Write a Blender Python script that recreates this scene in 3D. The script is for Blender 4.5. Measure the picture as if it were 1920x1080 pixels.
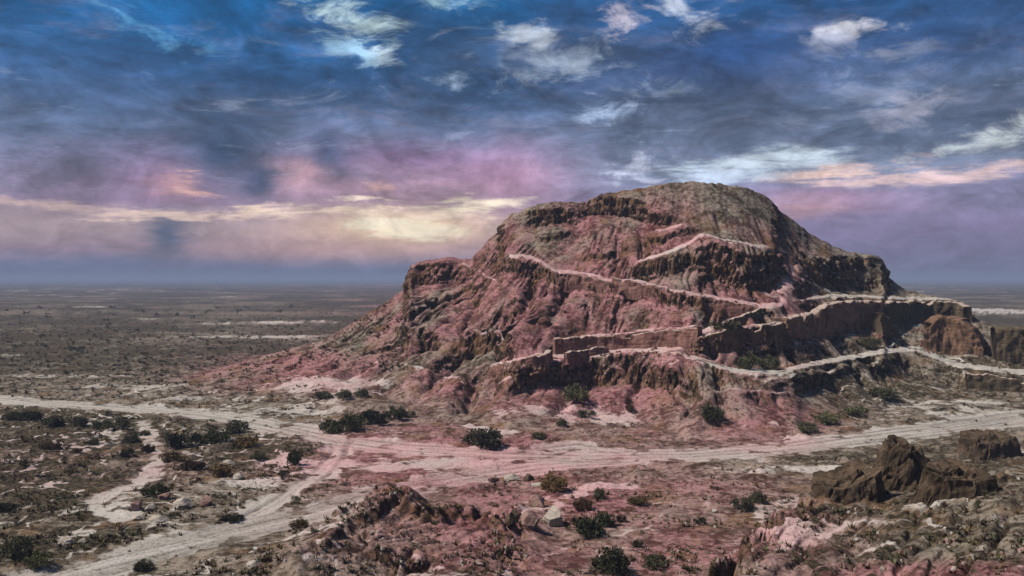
import bpy, bmesh, math, random
import numpy as np
R = math.radians
for o in list(bpy.data.objects): bpy.data.objects.remove(o)
sc = bpy.context.scene
COL = sc.collection

# ------------------------------------------------------------------ camera
CAMZ, F, U0, V0 = 16.0, 1663.0, 960.0, 523.0      # eye height (m), focal length, principal point and eye level (1920x1080 survey units)
cam = bpy.data.cameras.new('camera'); camo = bpy.data.objects.new('camera', cam); COL.objects.link(camo)
camo.location = (0, 0, CAMZ); camo.rotation_euler = (R(90), 0, 0)
cam.sensor_width = 36.0; cam.lens = 36.0 * F / 1920.0
cam.shift_y = -(540.0 - V0) / 1920.0
cam.clip_start = 0.5; cam.clip_end = 40000
sc.camera = camo
sc.view_settings.view_transform = 'Standard'; sc.view_settings.look = 'None'
sc.view_settings.exposure = 0.45; sc.view_settings.gamma = 1.0
sc.view_settings.use_curve_mapping = False
sc.cycles.use_denoising = True
sc.cycles.max_bounces = 5; sc.cycles.diffuse_bounces = 3; sc.cycles.volume_bounces = 0
sc.cycles.transparent_max_bounces = 6

# ------------------------------------------------------------------ sky and sun
SUN_AZ, SUN_EL = R(-94), R(52)       # azimuth from the view axis (+ is right), elevation
sun = bpy.data.lights.new('sun', 'SUN'); suno = bpy.data.objects.new('sun', sun); COL.objects.link(suno)
sun.energy = 4.3; sun.angle = R(6); sun.color = (1.0, 0.90, 0.80)
# lamp's -Z must point from the sun to the scene
import mathutils
_d = mathutils.Vector((math.sin(SUN_AZ)*math.cos(SUN_EL), math.cos(SUN_AZ)*math.cos(SUN_EL), math.sin(SUN_EL)))
suno.rotation_euler = _d.to_track_quat('Z', 'Y').to_euler()

def s2l(r, g, b):
    f = lambda c: (c/255/12.92) if c/255 <= 0.04045 else ((c/255+0.055)/1.055)**2.4
    return (f(r), f(g), f(b), 1.0)

class NT:
    """small helper that writes shader node trees as expressions"""
    def __init__(s, tree):
        s.t = tree; s.n = tree.nodes; s.l = tree.links; s.n.clear()
    def new(s, typ, **kw):
        n = s.n.new(typ)
        for k, v in kw.items(): setattr(n, k, v)
        return n
    def put(s, sock, v):
        if isinstance(v, bpy.types.NodeSocket): s.l.new(v, sock)
        elif v is not None: sock.default_value = v
    def m(s, op, a, b=None, c=None, clamp=False):
        n = s.new('ShaderNodeMath', operation=op, use_clamp=clamp)
        s.put(n.inputs[0], a)
        if b is not None: s.put(n.inputs[1], b)
        if c is not None: s.put(n.inputs[2], c)
        return n.outputs[0]
    def add(s, a, b): return s.m('ADD', a, b)
    def mul(s, a, b): return s.m('MULTIPLY', a, b)
    def mr(s, v, a, b, c=0.0, d=1.0, smooth=True):
        n = s.new('ShaderNodeMapRange', interpolation_type='SMOOTHSTEP' if smooth else 'LINEAR')
        for i, x in enumerate((v, a, b, c, d)): s.put(n.inputs[i], x)
        return n.outputs[0]
    def mix(s, f, a, b, mode='MIX'):
        n = s.new('ShaderNodeMix', data_type='RGBA', blend_type=mode)
        s.put(n.inputs[0], f); s.put(n.inputs[6], a); s.put(n.inputs[7], b)
        return n.outputs[2]
    def noise(s, vec, scale, detail=4, rough=0.55, dist=0.0, out=0):
        n = s.new('ShaderNodeTexNoise')
        if vec is not None: s.put(n.inputs['Vector'], vec)
        n.inputs['Scale'].default_value = scale; n.inputs['Detail'].default_value = detail
        n.inputs['Roughness'].default_value = rough; n.inputs['Distortion'].default_value = dist
        return n.outputs[out]
    def vec(s, x, y, z):
        n = s.new('ShaderNodeCombineXYZ')
        for i, q in enumerate((x, y, z)): s.put(n.inputs[i], q)
        return n.outputs[0]
    def sep(s, v):
        n = s.new('ShaderNodeSeparateXYZ'); s.put(n.inputs[0], v); return n.outputs
    def vm(s, op, a, b):
        n = s.new('ShaderNodeVectorMath', operation=op); s.put(n.inputs[0], a); s.put(n.inputs[1], b); return n.outputs[0]
    def ramp(s, f, stops, interp='LINEAR'):
        n = s.new('ShaderNodeValToRGB'); cr = n.color_ramp; cr.interpolation = interp
        while len(cr.elements) < len(stops): cr.elements.new(0.5)
        for e, (p, c) in zip(cr.elements, stops): e.position = p; e.color = c
        s.put(n.inputs[0], f); return n.outputs[0]

world = bpy.data.worlds.new('World'); sc.world = world; world.use_nodes = True
W = NT(world.node_tree)
tc = W.new('ShaderNodeTexCoord')
D = W.new('ShaderNodeVectorMath', operation='NORMALIZE'); W.l.new(tc.outputs['Generated'], D.inputs[0]); D = D.outputs[0]
dx, dy, dz = W.sep(D)
hor = W.m('SQRT', W.add(W.mul(dx, dx), W.mul(dy, dy)))
az = W.m('ARCTAN2', dx, dy)
el = W.m('DIVIDE', dz, W.m('MAXIMUM', hor, 0.02))
inv = W.m('DIVIDE', 1.0, W.add(W.m('MAXIMUM', dz, 0.0), 0.10))
cp = W.vec(W.mul(dx, inv), W.mul(dy, inv), 0.0)                   # cloud deck seen in perspective
warp = W.noise(cp, 1.6, 4, 0.6, out=1)
n1 = W.noise(cp, 1.1, 12, 0.64, 0.7)
n2 = W.noise(W.vm('ADD', cp, (7.3, 2.1, 4.0)), 3.4, 10, 0.66, 0.5)
wv = W.vm('SUBTRACT', warp, (0.5, 0.5, 0.5))
dirn = W.noise(D, 11.0, 11, 0.66, 0.5)                                # finer raggedness along the view directions
dirs = W.noise(W.vec(W.mul(az, 1.0), W.mul(el, 5.0), 0.0), 11.0, 10, 0.66, 0.4)   # streaks drawn out along the horizon
wx, wy, wz = W.sep(wv)
ragx = W.mul(W.add(wx, W.mul(W.add(dirn, -0.5), 0.5)), 0.055)
ragy = W.mul(W.add(wy, W.mul(W.add(dirn, -0.5), 0.6)), 0.034)
azw = W.add(az, ragx); elw = W.add(el, ragy)
# layered deck: colours by elevation, warm side towards the low sun and cool side
def el_of(v): return (V0 - v) / F
def stops(lst):
    lo, hi = -0.02, 0.62
    out = []
    for e, c in lst: out.append(((e - lo)/(hi - lo), s2l(*c)))
    return out
elr = W.mr(elw, -0.02, 0.62, smooth=False)
left = W.ramp(elr, stops([(-.02, (92,104,140)), (el_of(505), (98,108,146)), (el_of(470), (150,128,150)), (el_of(440), (162,142,154)),
    (el_of(405), (166,146,162)), (el_of(385), (142,122,152)), (el_of(330), (122,120,152)), (el_of(260), (94,108,138)), (el_of(160), (44,82,128)), (el_of(60), (20,90,146)),
    (el_of(-60), (16,100,160)), (0.6, (62,88,120))]))
right = W.ramp(elr, stops([(-.02, (100,108,142)), (el_of(505), (114,114,150)), (el_of(440), (124,114,152)), (el_of(370), (130,126,162)),
    (el_of(330), (128,140,170)), (el_of(280), (104,116,146)), (el_of(200), (84,98,126)), (el_of(120), (62,84,124)), (el_of(40), (38,84,136)),
    (el_of(-60), (32,92,148)), (0.6, (62,88,120))]))
sky = W.mix(W.mr(az, -0.02, 0.16), left, right)
def blob(u, v, wu, wv_, rag=1.0, rot=0.0):
    a0 = math.atan((u - U0)/F); e0 = (V0 - v)/F*math.cos(a0)
    da = W.add(azw if rag else az, -a0); de = W.add(elw if rag else el, -e0)
    if rot:
        c, s_ = math.cos(rot), math.sin(rot)
        da, de = W.add(W.mul(da, c), W.mul(de, s_)), W.add(W.mul(da, -s_), W.mul(de, c))
    qa = W.mul(da, F/wu); qe = W.mul(de, F/wv_)
    return W.m('EXPONENT', W.mul(W.add(W.mul(qa, qa), W.mul(qe, qe)), -1.0))
# cloud bodies: darker and lighter folds
fold = W.mr(n1, 0.34, 0.68, 0.0, 1.0)
shade = W.mr(n1, 0.30, 0.70, 0.42, 1.65, smooth=False)
amt = W.mr(el, 0.02, 0.16)
sky = W.mix(W.mul(amt, 0.9), sky, W.mix(1.0, sky, W.vec(shade, shade, shade), 'MULTIPLY'))
shade2 = W.mr(n2, 0.28, 0.72, 0.62, 1.42, smooth=False)
sky = W.mix(W.mul(amt, 0.8), sky, W.mix(1.0, sky, W.vec(shade2, shade2, shade2), 'MULTIPLY'))
# grey mauve fold bodies
sky = W.mix(W.mul(W.mul(W.mr(n2, 0.48, 0.68), amt), 0.45), sky, s2l(120, 118, 142))
# lilac, rose and peach patches, slate virga curtains
for u, v, wu, wv_, c, a in [(790,300,180,42,(160,122,168),.62), (300,335,90,50,(160,125,165),.6), (335,345,38,22,(214,160,164),.65),
        (560,330,56,30,(212,164,168),.65), (960,330,110,50,(190,140,170),.55), (700,350,240,36,(196,150,165),.55), (1560,375,130,26,(180,140,170),.6), (1500,390,60,16,(216,165,165),.5)]:
    sky = W.mix(W.mul(blob(u, v, wu, wv_), a), sky, s2l(*c))
for u, v, wu, wv_, c, a in [(750,430,210,38,(236,192,170),.8), (760,426,115,24,(255,226,190),.95), (640,470,260,22,(214,172,166),.5), (250,425,300,24,(196,170,170),.3)]:
    sky = W.mix(W.mul(blob(u, v, wu, wv_, 0), a), sky, s2l(*c))
for u, v, wu, wv_, c, a in [(425,285,70,66,(54,72,104),1.0), (484,340,34,38,(66,78,110),.95), (612,285,36,54,(76,86,122),.85), (308,445,42,48,(80,90,120),1.0),
        (180,180,240,80,(48,78,120),.5), (1330,140,260,70,(62,84,130),.55), (900,110,150,60,(66,84,116),.6), (1060,30,60,40,(52,72,110),.5), (1800,190,190,60,(66,84,116),.45), (1450,240,250,40,(84,98,124),.45), (760,60,70,40,(38,66,104),.6), (560,40,90,40,(30,78,128),.5), (1390,90,110,40,(34,78,140),.6), (1760,60,160,50,(34,80,136),.5), (1120,90,80,24,(70,84,110),.5)]:
    sky = W.mix(W.mul(blob(u, v, wu, wv_), a), sky, s2l(*c))
sky = W.mix(W.mul(W.mul(W.mr(W.noise(W.vm('ADD', cp, (3.1, 9.2, 1.0)), 2.3, 11, .66, .9), .56, .70), amt), .40), sky, s2l(168, 180, 204))
# bright breaks and sunlit cloud edges
def breaks(sock, lo, hi): return W.mr(sock, lo, hi)
brk = W.noise(W.vec(W.mul(az, 1.0), W.mul(el, 1.9), 2.2), 16.0, 10, .64, .7)
rag4 = W.mul(W.add(W.add(W.mul(n2, 0.35), W.mul(brk, 0.65)), -.5), 5.2)
for u, v, wu, wv_, c, a, rot in [(640,28,85,26,(205,232,240),1.0,-.35), (720,115,46,16,(205,225,240),1.0,-.4), (645,88,50,16,(150,190,220),.9,-.5), (825,157,75,15,(180,205,235),.95,0),
        (290,55,70,22,(95,160,205),.9,-.5), (865,12,50,20,(165,200,215),.9,-.3), (1300,26,62,24,(185,195,215),1.0,-.2), (1165,40,42,22,(205,195,210),.95,0), (985,68,40,18,(190,200,215),.9,0),
        (1060,122,70,18,(165,180,200),.9,.25), (1612,54,56,14,(215,215,225),1.0,0), (1610,90,60,20,(140,150,180),.8,-.2), (1130,215,56,16,(165,185,215),.9,0), (1220,150,60,26,(150,165,185),.7,0),
        (1850,258,110,16,(215,225,230),1.0,.2), (1680,150,110,46,(135,145,170),.6,.2), (1200,320,60,18,(205,210,235),.95,0), (1690,215,70,22,(165,165,185),.6,.5)]:
    b_ = blob(u, v, wu*1.35, wv_*1.55, 1, rot)
    sky = W.mix(W.mul(W.mul(W.mr(W.add(W.mul(b_, .60), rag4), .16, 1.05), W.mr(b_, .01, .45)), a), sky, s2l(*c))
st4 = W.mul(W.add(dirs, -.5), 3.6)
for u, v, wu, wv_, c, a, rot in [(1420,312,150,20,(210,225,240),1.0,.06), (1570,322,130,13,(240,205,195),1.0,.1), (1780,330,230,9,(225,195,195),.9,.02), (1330,335,120,16,(190,205,230),.8,0),
        (690,379,60,6,(255,232,214),1.0,0), (870,383,110,11,(255,236,212),1.0,.08), (740,403,150,8,(252,226,204),1.0,0), (500,398,110,11,(240,212,194),.95,0), (120,385,150,9,(232,200,192),.65,-.05),
        (330,404,150,7,(236,206,192),.75,0), (765,428,110,12,(255,240,214),1.0,0), (360,345,40,14,(236,185,170),.8,0), (710,350,24,14,(226,180,170),.8,0)]:
    b_ = blob(u, v, wu*1.25, wv_*1.5, 1, rot)
    sky = W.mix(W.mul(W.mul(W.mr(W.add(b_, st4), .25, 1.15), W.mr(b_, .02, .45)), a), sky, s2l(*c))
mott = W.noise(W.vec(W.mul(az, 1.0), W.mul(el, 1.7), 0.3), 22.0, 7, .68, .5)
mot = W.mr(mott, .30, .70, .72, 1.32, False)
sky = W.mix(1.0, sky, W.vec(mot, mot, mot), 'MULTIPLY')
mot2 = W.mr(W.noise(W.vec(W.mul(az, 1.0), W.mul(el, 1.9), 1.7), 9.0, 9, .64, .9), .34, .66, .60, 1.42, False)
sky = W.mix(W.mr(el, .03, .12), sky, W.mix(1.0, sky, W.vec(mot2, mot2, mot2), 'MULTIPLY'))
below = W.mr(el, -0.03, 0.0)
sky = W.mix(below, s2l(90, 92, 104), sky)
# thin clear-sky part under the deck
nis = W.new('ShaderNodeTexSky', sky_type='NISHITA'); nis.sun_disc = False
nis.sun_elevation = SUN_EL; nis.sun_rotation = SUN_AZ
bg1 = W.new('ShaderNodeBackground'); W.put(bg1.inputs[0], sky); bg1.inputs[1].default_value = 0.74
bg2 = W.new('ShaderNodeBackground'); W.put(bg2.inputs[0], nis.outputs[0]); bg2.inputs[1].default_value = 0.05
mixs = W.new('ShaderNodeMixShader'); mixs.inputs[0].default_value = 0.10
W.l.new(bg1.outputs[0], mixs.inputs[1]); W.l.new(bg2.outputs[0], mixs.inputs[2])
wo = W.new('ShaderNodeOutputWorld'); W.l.new(mixs.outputs[0], wo.inputs[0])
world.cycles.sampling_method = 'MANUAL'; world.cycles.sample_map_resolution = 512

# ------------------------------------------------------------------ helpers
def tag(o, label=None, cat=None, group=None, kind=None):
    if label: o['label'] = label
    if cat: o['category'] = cat
    if group: o['group'] = group
    if kind: o['kind'] = kind
    return o
rng = np.random.default_rng(7)
_ang = rng.random(256)*2*np.pi
_G2 = np.stack([np.cos(_ang), np.sin(_ang)], 1).astype(np.float32)
_g3 = rng.normal(size=(256, 3)); _G3 = (_g3/np.linalg.norm(_g3, axis=1)[:, None]).astype(np.float32)
_PERM = rng.permutation(256).astype(np.int32)
def _h(*ks):
    h = _PERM[ks[0] & 255]
    for k in ks[1:]: h = _PERM[(h + k) & 255]
    return h
_GX = np.ascontiguousarray(_G2[:, 0]); _GY = np.ascontiguousarray(_G2[:, 1])
def pn2(x, y, seed=0):
    x = np.asarray(x, np.float32); y = np.asarray(y, np.float32)
    fx_ = np.floor(x); fy_ = np.floor(y)
    xi = fx_.astype(np.int32); yi = fy_.astype(np.int32) ; xf = x - fx_; yf = y - fy_
    a = xf*xf*xf*(xf*(xf*6-15)+10); b = yf*yf*yf*(yf*(yf*6-15)+10)
    h0 = np.take(_PERM, (xi + seed*57) & 255); h1 = np.take(_PERM, (xi + 1 + seed*57) & 255)
    def c(h, i, j):
        k = np.take(_PERM, (h + yi + j) & 255)
        return np.take(_GX, k)*(xf-i) + np.take(_GY, k)*(yf-j)
    p = c(h0, 0, 0); p += (c(h1, 1, 0)-p)*a
    q = c(h0, 0, 1); q += (c(h1, 1, 1)-q)*a
    p += (q-p)*b
    return p*np.float32(1.5)
def pn3(x, y, z, seed=0):
    x = np.asarray(x, np.float32); y = np.asarray(y, np.float32); z = np.asarray(z, np.float32) + seed*17.3
    xi = np.floor(x).astype(np.int32); yi = np.floor(y).astype(np.int32); zi = np.floor(z).astype(np.int32)
    xf = x-xi; yf = y-yi; zf = z-zi
    a = xf*xf*(3-2*xf); b = yf*yf*(3-2*yf); d = zf*zf*(3-2*zf)
    def c(i, j, k):
        g = _G3[_h(xi+i, yi+j, zi+k)]
        return g[..., 0]*(xf-i)+g[..., 1]*(yf-j)+g[..., 2]*(zf-k)
    def pl(k):
        return (c(0,0,k)*(1-a)+c(1,0,k)*a)*(1-b)+(c(0,1,k)*(1-a)+c(1,1,k)*a)*b
    return (pl(0)*(1-d)+pl(1)*d)*1.6
def fbm2(x, y, oc=4, gain=.5, seed=0):
    s = 0; a = 1.0; f = 1.0
    for i in range(oc): s = s + a*pn2(x*f, y*f, seed+i); a *= gain; f *= 2.03
    return s
def rid2(x, y, oc=4, gain=.5, seed=0):
    s = 0; a = 1.0; f = 1.0; t = 0
    for i in range(oc): s = s + a*(1-np.abs(pn2(x*f, y*f, seed+i))*2); t += a; a *= gain; f *= 2.03
    return s/t
def sst(x, a, b):
    t = np.clip((x-a)/(b-a), 0, 1); return t*t*(3-2*t)
def worley(x, y, z, seed=0):
    """cell noise: nearest distance, crack measure, random value and random push of the nearest cell"""
    x = np.asarray(x, np.float32); y = np.asarray(y, np.float32); z = np.asarray(z, np.float32)
    xi, yi, zi = (np.floor(a).astype(np.int32) for a in (x, y, z))
    f1 = np.full(x.shape, 9.0, np.float32); f2 = f1.copy(); cid = np.zeros(x.shape, np.int32)
    for i in (-1, 0, 1):
        for j in (-1, 0, 1):
            for k in (-1, 0, 1):
                h = _h(xi+i, yi+j, zi+k+seed); g = _G3[h]
                d = (xi+i+.5+.48*g[..., 0]-x)**2 + (yi+j+.5+.48*g[..., 1]-y)**2 + (zi+k+.5+.48*g[..., 2]-z)**2
                m = d < f1
                f2 = np.where(m, f1, np.minimum(f2, d)); cid = np.where(m, h, cid); f1 = np.where(m, d, f1)
    return np.sqrt(f1), np.sqrt(f2)-np.sqrt(f1), _PERM[(cid*7+3) & 255]/255.0
def at(u, v, z=0.0):
    """ground point at height z that lies on the survey sight line (u, v)"""
    y = (CAMZ - z)*F/(v - V0); return ((u-U0)/F*y, y)

# ------------------------------------------------------------------ terrain grid
tcol = np.concatenate([np.linspace(-1.0, -0.605, 50, endpoint=False), np.linspace(-0.605, 0.605, 960), np.linspace(0.605, 1.0, 51)[1:]])
rows = np.concatenate([np.linspace(14, 40, 90, endpoint=False), np.linspace(40, 86, 245, endpoint=False), np.linspace(86, 156, 530, endpoint=False),
                       np.linspace(156, 300, 90, endpoint=False), np.geomspace(300, 12000, 90)])
NC, NR = len(tcol), len(rows)
ucol = U0 + F*tcol
Yg, Tg = (a.astype(np.float32) for a in np.meshgrid(rows, tcol, indexing='ij'))          # [row, col]
Xg = Tg*Yg

# --- survey of the hill: foot line and skyline (bearing u, sight line v, distance)
foot = np.array([(120,724,134),(300,722,133.5),(380,716,136),(480,708,134),(560,700,131),(620,706,126),(700,730,118),(760,755,110),(860,792,98.5),(960,805,94),(1030,797,96),(1100,778,101),
    (1200,787,99),(1290,816,90.5),(1400,826,87.5),(1500,816,90),(1600,790,97.5),(1700,762,107),(1800,746,112),(1920,740,114),(2060,736,115),(2300,734,116)], float)
skyl = np.array([(120,722,140),(300,714,141),(380,698,144),(440,683,145),(480,670,146),(540,655,146),(600,640,146),(650,612,147),(700,581,147),(735,560,148),(761,539,148),(764,515,148),(770,497,148),(790,490,149),(815,486,149),(845,481,150),(862,484,150),(882,486,150),
    (905,462,149),(935,430,149),(945,412,148),(960,401,148),(975,397,147),(1000,384,147),(1040,377,146),(1085,379,146),(1100,377,146),(1112,370,145),(1130,364,145),(1200,352,144),(1240,346,143),(1260,343,143),(1300,340,143),(1340,343,143),(1400,352,144),
    (1430,364,145),(1446,374,145),(1460,392,146),(1520,438,148),(1570,464,149),(1600,474,150),(1640,478,151),(1654,485,151),(1660,500,151),(1664,519,151),(1700,544,151),(1735,552,150),(1795,563,146),(1812,578,144),(1840,600,140),(1870,612,138),
    (1920,616,136),(2000,626,134),(2100,642,132),(2300,690,130)], float)
vb = np.interp(ucol, foot[:,0], foot[:,1]); yb = np.interp(ucol, foot[:,0], foot[:,2])
vs = np.interp(ucol, skyl[:,0], skyl[:,1]); ys = np.interp(ucol, skyl[:,0], skyl[:,2])
vs = vs + 2.2*fbm2(ucol/14, ucol*0, 3, .6, 40)*sst(ucol, 640, 760)*(1-sst(ucol, 1760, 1850))
NV = 560
sg = np.linspace(0, 1, NV)                                # 0 at foot, 1 at skyline
Vs = vb[:, None] + (vs - vb)[:, None]*sg[None, :]         # sight line per column sample
Us = np.repeat(ucol[:, None], NV, 1)
lnM = np.zeros_like(Vs); PALE = np.zeros_like(Vs)
wob = 3.0*fbm2(Us/22, Vs/40, 3, .55, 50)
def band(poly, o1, o2, soft=2.5, wobble=1.0, taper=24.0):
    p = np.array(poly, float)
    vc = np.interp(ucol, p[:,0], p[:,1])[:, None] + wob*wobble
    w = sst(Vs, vc+o1-soft, vc+o1+soft)*(1-sst(Vs, vc+o2-soft, vc+o2+soft))
    return w*(sst(ucol, p[0,0]-taper, p[0,0]+taper)*(1-sst(ucol, p[-1,0]-taper, p[-1,0]+taper)))[:, None]
CL = [  # cliffs and steep faces: crest polyline, top and bottom offsets, steepness
 ([(1090,374),(1120,369),(1210,376)],0,32,.10), ([(985,394),(1040,386),(1085,392)],0,34,.12), ([(1205,399),(1268,404)],0,16,.10),
 ([(1285,425),(1318,430)],0,10,.15), ([(1100,482),(1190,460)],0,9,.15), ([(1185,498),(1240,483),(1300,469)],0,32,.10),
 ([(1305,464),(1330,452),(1390,469),(1455,476)],0,70,.13), ([(1210,440),(1280,425)],4,14,.2), ([(764,500),(800,493),(860,488)],0,40,.10), ([(1520,480),(1600,480),(1660,486)],0,62,.10),
 ([(945,488),(1010,490),(1040,510)],0,22,.12), ([(1035,514),(1143,530),(1200,533),(1260,547),(1420,575)],0,17,.12),
 ([(735,612),(780,606),(835,616)],0,40,.12), ([(865,622),(910,615),(965,624)],0,40,.12), ([(1040,636),(1180,625),(1310,614)],0,28,.12),
 ([(915,688),(1035,662)],0,19,.12), ([(1295,644),(1340,623),(1475,605)],0,26,.12), ([(1475,596),(1530,585),(1560,565),(1660,563)],0,36,.12), ([(1660,563),(1805,567)],0,36,.10),
 ([(945,702),(980,692),(1060,678),(1130,671),(1190,678),(1260,692),(1310,704)],0,44,.12), ([(1630,674),(1720,669),(1795,684)],0,36,.28), ([(1810,699),(1960,718)],0,22,.10),
 ([(1290,752),(1340,730),(1420,734),(1510,748)],0,70,.35), ([(1400,708),(1500,696),(1600,680)],0,40,.3), ([(600,664),(640,668),(700,690)],0,16,.2), ([(1080,585),(1180,572),(1240,580)],0,30,.4),
 ([(1000,440),(1090,428)],0,16,.25), ([(1370,640),(1480,632)],0,36,.25), ([(1500,560),(1560,546),(1640,552)],0,14,.25)]
FL = [  # paths and ledges
 ([(1195,492),(1240,479),(1290,459),(1322,440)],-7,0,4,1.0), ([(1322,440),(1345,450),(1445,467)],-6,0,4,.9), ([(1225,434),(1262,428),(1285,420)],-5,0,3,.8), ([(1262,402),(1290,410)],-5,0,3,.6),
 ([(955,482),(1000,484),(1030,502),(1045,512),(1090,514),(1143,527),(1200,530),(1260,545),(1430,575)],-7,0,4,1.0), ([(1305,630),(1380,601),(1430,580),(1470,574)],-10,0,3.5,1.0),
 ([(1420,576),(1450,560),(1500,520)],-20,6,1.6,.45), ([(1490,566),(1560,556),(1660,560),(1800,563)],-6,0,4,1.0), ([(1475,596),(1530,585),(1560,563)],-5,0,3,.9),
 ([(925,694),(1050,674),(1180,662),(1285,662)],-15,1,3.5,.9), ([(1275,655),(1290,672),(1370,697),(1450,703),(1540,684),(1650,664),(1720,658),(1800,690),(1920,702),(2050,715)],-11,0,3.5,1.0),
 ([(1430,708),(1540,688),(1650,668)],-2,6,2,.5), ([(1490,640),(1660,622),(1860,655)],-6,6,2,.35), ([(1650,660),(1690,632),(1730,600)],-4,4,2,.7), ([(1740,660),(1800,672),(1830,690)],-3,3,2,.7), ([(700,672),(800,688),(870,712)],-4,4,2,.6),
 ([(1340,728),(1420,731),(1480,736)],-4,0,2.5,.7), ([(918,686),(1035,660)],-5,0,3,.9), ([(1040,634),(1310,612)],-5,0,3,.8), ([(1295,641),(1340,621),(1475,603)],-5,0,3,.9), ([(860,488),(890,502),(930,525)],-3,3,2,.7),
 ([(865,621),(910,614),(965,622)],-5,0,2.5,.6), ([(1500,520),(1560,548),(1600,556)],-3,3,2,.6), ([(930,720),(960,700)],-4,4,2,.8)]
for p, a, b, k in CL: lnM += np.log(k)*band(p, a, b)
for p, a, b, k, pl in FL:
    w = band(p, a, b, 2.0, .35, 6); lnM = lnM*(1-w) + np.log(k)*w
    PALE = np.maximum(PALE, pl*band(p, a+1, b+.5, 2.0, .6, 6))
M = np.exp(np.clip(lnM, -2.6, 1.6))
k5 = np.array([1,4,6,4,1.])/16
for _ in range(3):
    P = np.pad(M, ((2,2),(0,0)), 'edge'); M = sum(k5[i]*P[i:i+M.shape[0]] for i in range(5))
def box_v(A, h):
    P = np.pad(A, ((0,0),(h+1,h)), 'edge'); c_ = np.cumsum(P, 1); return (c_[:, 2*h+1:]-c_[:, :-2*h-1])/(2*h+1)
Mm = box_v(box_v(box_v(M, 38), 38), 38)                     # local mean, so that a ledge or cliff stays a local feature
M = np.maximum(M/np.maximum(Mm, .25), .07)
for _ in range(2):
    P = np.pad(M, ((2,2),(0,0)), 'edge'); M = sum(k5[i]*P[i:i+M.shape[0]] for i in range(5))
cum = np.cumsum(M, 1); cum = (cum - cum[:, :1])/(cum[:, -1:] - cum[:, :1])
Ysv = yb[:, None] + (ys - yb)[:, None]*cum                # distance of each survey sample
Ys_c, Vs_c = Ysv, Vs
def survey(u, v):
    """distance of the hill surface on bearing u at sight line v"""
    c = int(np.argmin(np.abs(ucol - u)))
    return float(np.interp(v, Vs[c, ::-1], Ysv[c, ::-1]))
def pix(u, v, d=None):
    y = survey(u, v) if d is None else d
    return np.array([(u-U0)/F*y, y, CAMZ - (v-V0)/F*y])

Z = np.zeros((NR, NC)); pale = np.zeros((NR, NC)); hillm = np.zeros((NR, NC))
zb = CAMZ - (vb - V0)/F*yb; zs = CAMZ - (vs - V0)/F*ys
infr = 1 - sst(np.abs(tcol), 0.80, 0.95)
for c in range(NC):
    vv = np.interp(rows, Ysv[c], Vs[c])
    z = CAMZ - (vv - V0)/F*rows
    fr = rows < yb[c]; bk = rows > ys[c]
    z = np.where(fr, zb[c]*sst(rows, yb[c]-26, yb[c]), z)
    d = np.maximum(rows - ys[c], 0)
    z = np.where(bk, zs[c] - 0.75*d*d/(d+4.0), z)
    z = np.maximum(z, 0.0)
    Z[:, c] = z*infr[c]
    pale[:, c] = np.where(fr | bk, 0, np.interp(rows, Ysv[c], PALE[c]))
    hillm[:, c] = np.where(fr, 0, 1)*(z > 0.02)
def blur(A, n=1, ax=(0, 1)):
    for _ in range(n):
        for x in ax:
            P = np.pad(A, [(1,1) if i == x else (0,0) for i in range(2)], 'edge')
            A = (P[2:]+2*P[1:-1]+P[:-2])/4 if x == 0 else (P[:,2:]+2*P[:,1:-1]+P[:,:-2])/4
    return A
hillm = blur(hillm, 6)
Z = blur(Z, 1)
# flat-ground sight line of every grid point (where the point would be surveyed if it lay at datum level)
Vp = V0 + CAMZ*F/Yg; Up = np.repeat(ucol[None, :], NR, 0)

# --- tracks, as world polylines
def poly_world(pts): return np.array([at(u, v) for u, v in pts])
def seg_dist(P, half):
    """distance to a polyline and side-signed offset, only near it"""
    best = np.full(Xg.shape, 1e3); side = np.zeros(Xg.shape)
    for (x0, y0), (x1, y1) in zip(P[:-1], P[1:]):
        r0, r1 = np.searchsorted(rows, [min(y0, y1)-half, max(y0, y1)+half])
        if r0 >= r1: continue
        xs = Xg[r0:r1]; yy = Yg[r0:r1]
        ddx, ddy = x1-x0, y1-y0; L2 = ddx*ddx+ddy*ddy
        t = np.clip(((xs-x0)*ddx+(yy-y0)*ddy)/L2, 0, 1)
        ex = xs-x0-t*ddx; ey = yy-y0-t*ddy
        dd = np.hypot(ex, ey); sd = np.sign(ddx*ey-ddy*ex)
        m = dd < best[r0:r1]
        best[r0:r1] = np.where(m, dd, best[r0:r1]); side[r0:r1] = np.where(m, sd, side[r0:r1])
    return best, side
ROADS = {
 'main': ([(2600,745),(2250,762),(2050,778),(1920,790),(1700,816),(1500,840),(1300,854),(1100,858),(900,850),(760,842),(640,828),(560,808),(480,790),(380,777),(250,768),(100,757),(0,748),(-250,728),(-700,705)], 2.9),
 'branch': ([(1180,862),(1000,876),(850,898),(720,926),(600,958),(480,990),(300,1032),(150,1068),(0,1105),(-300,1180)], 2.4),
 'link': ([(650,826),(636,850),(600,890),(545,930),(480,968),(400,1000)], 1.3),
 'spur': ([(1180,850),(1080,838),(1000,846)], 1.6),
}
wx_ = Xg + 0.8*pn2(Xg/4, Yg/4, 3); 
road = np.zeros_like(Z); rut = np.zeros_like(Z); roadid = np.zeros(Z.shape, np.int8)
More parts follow.
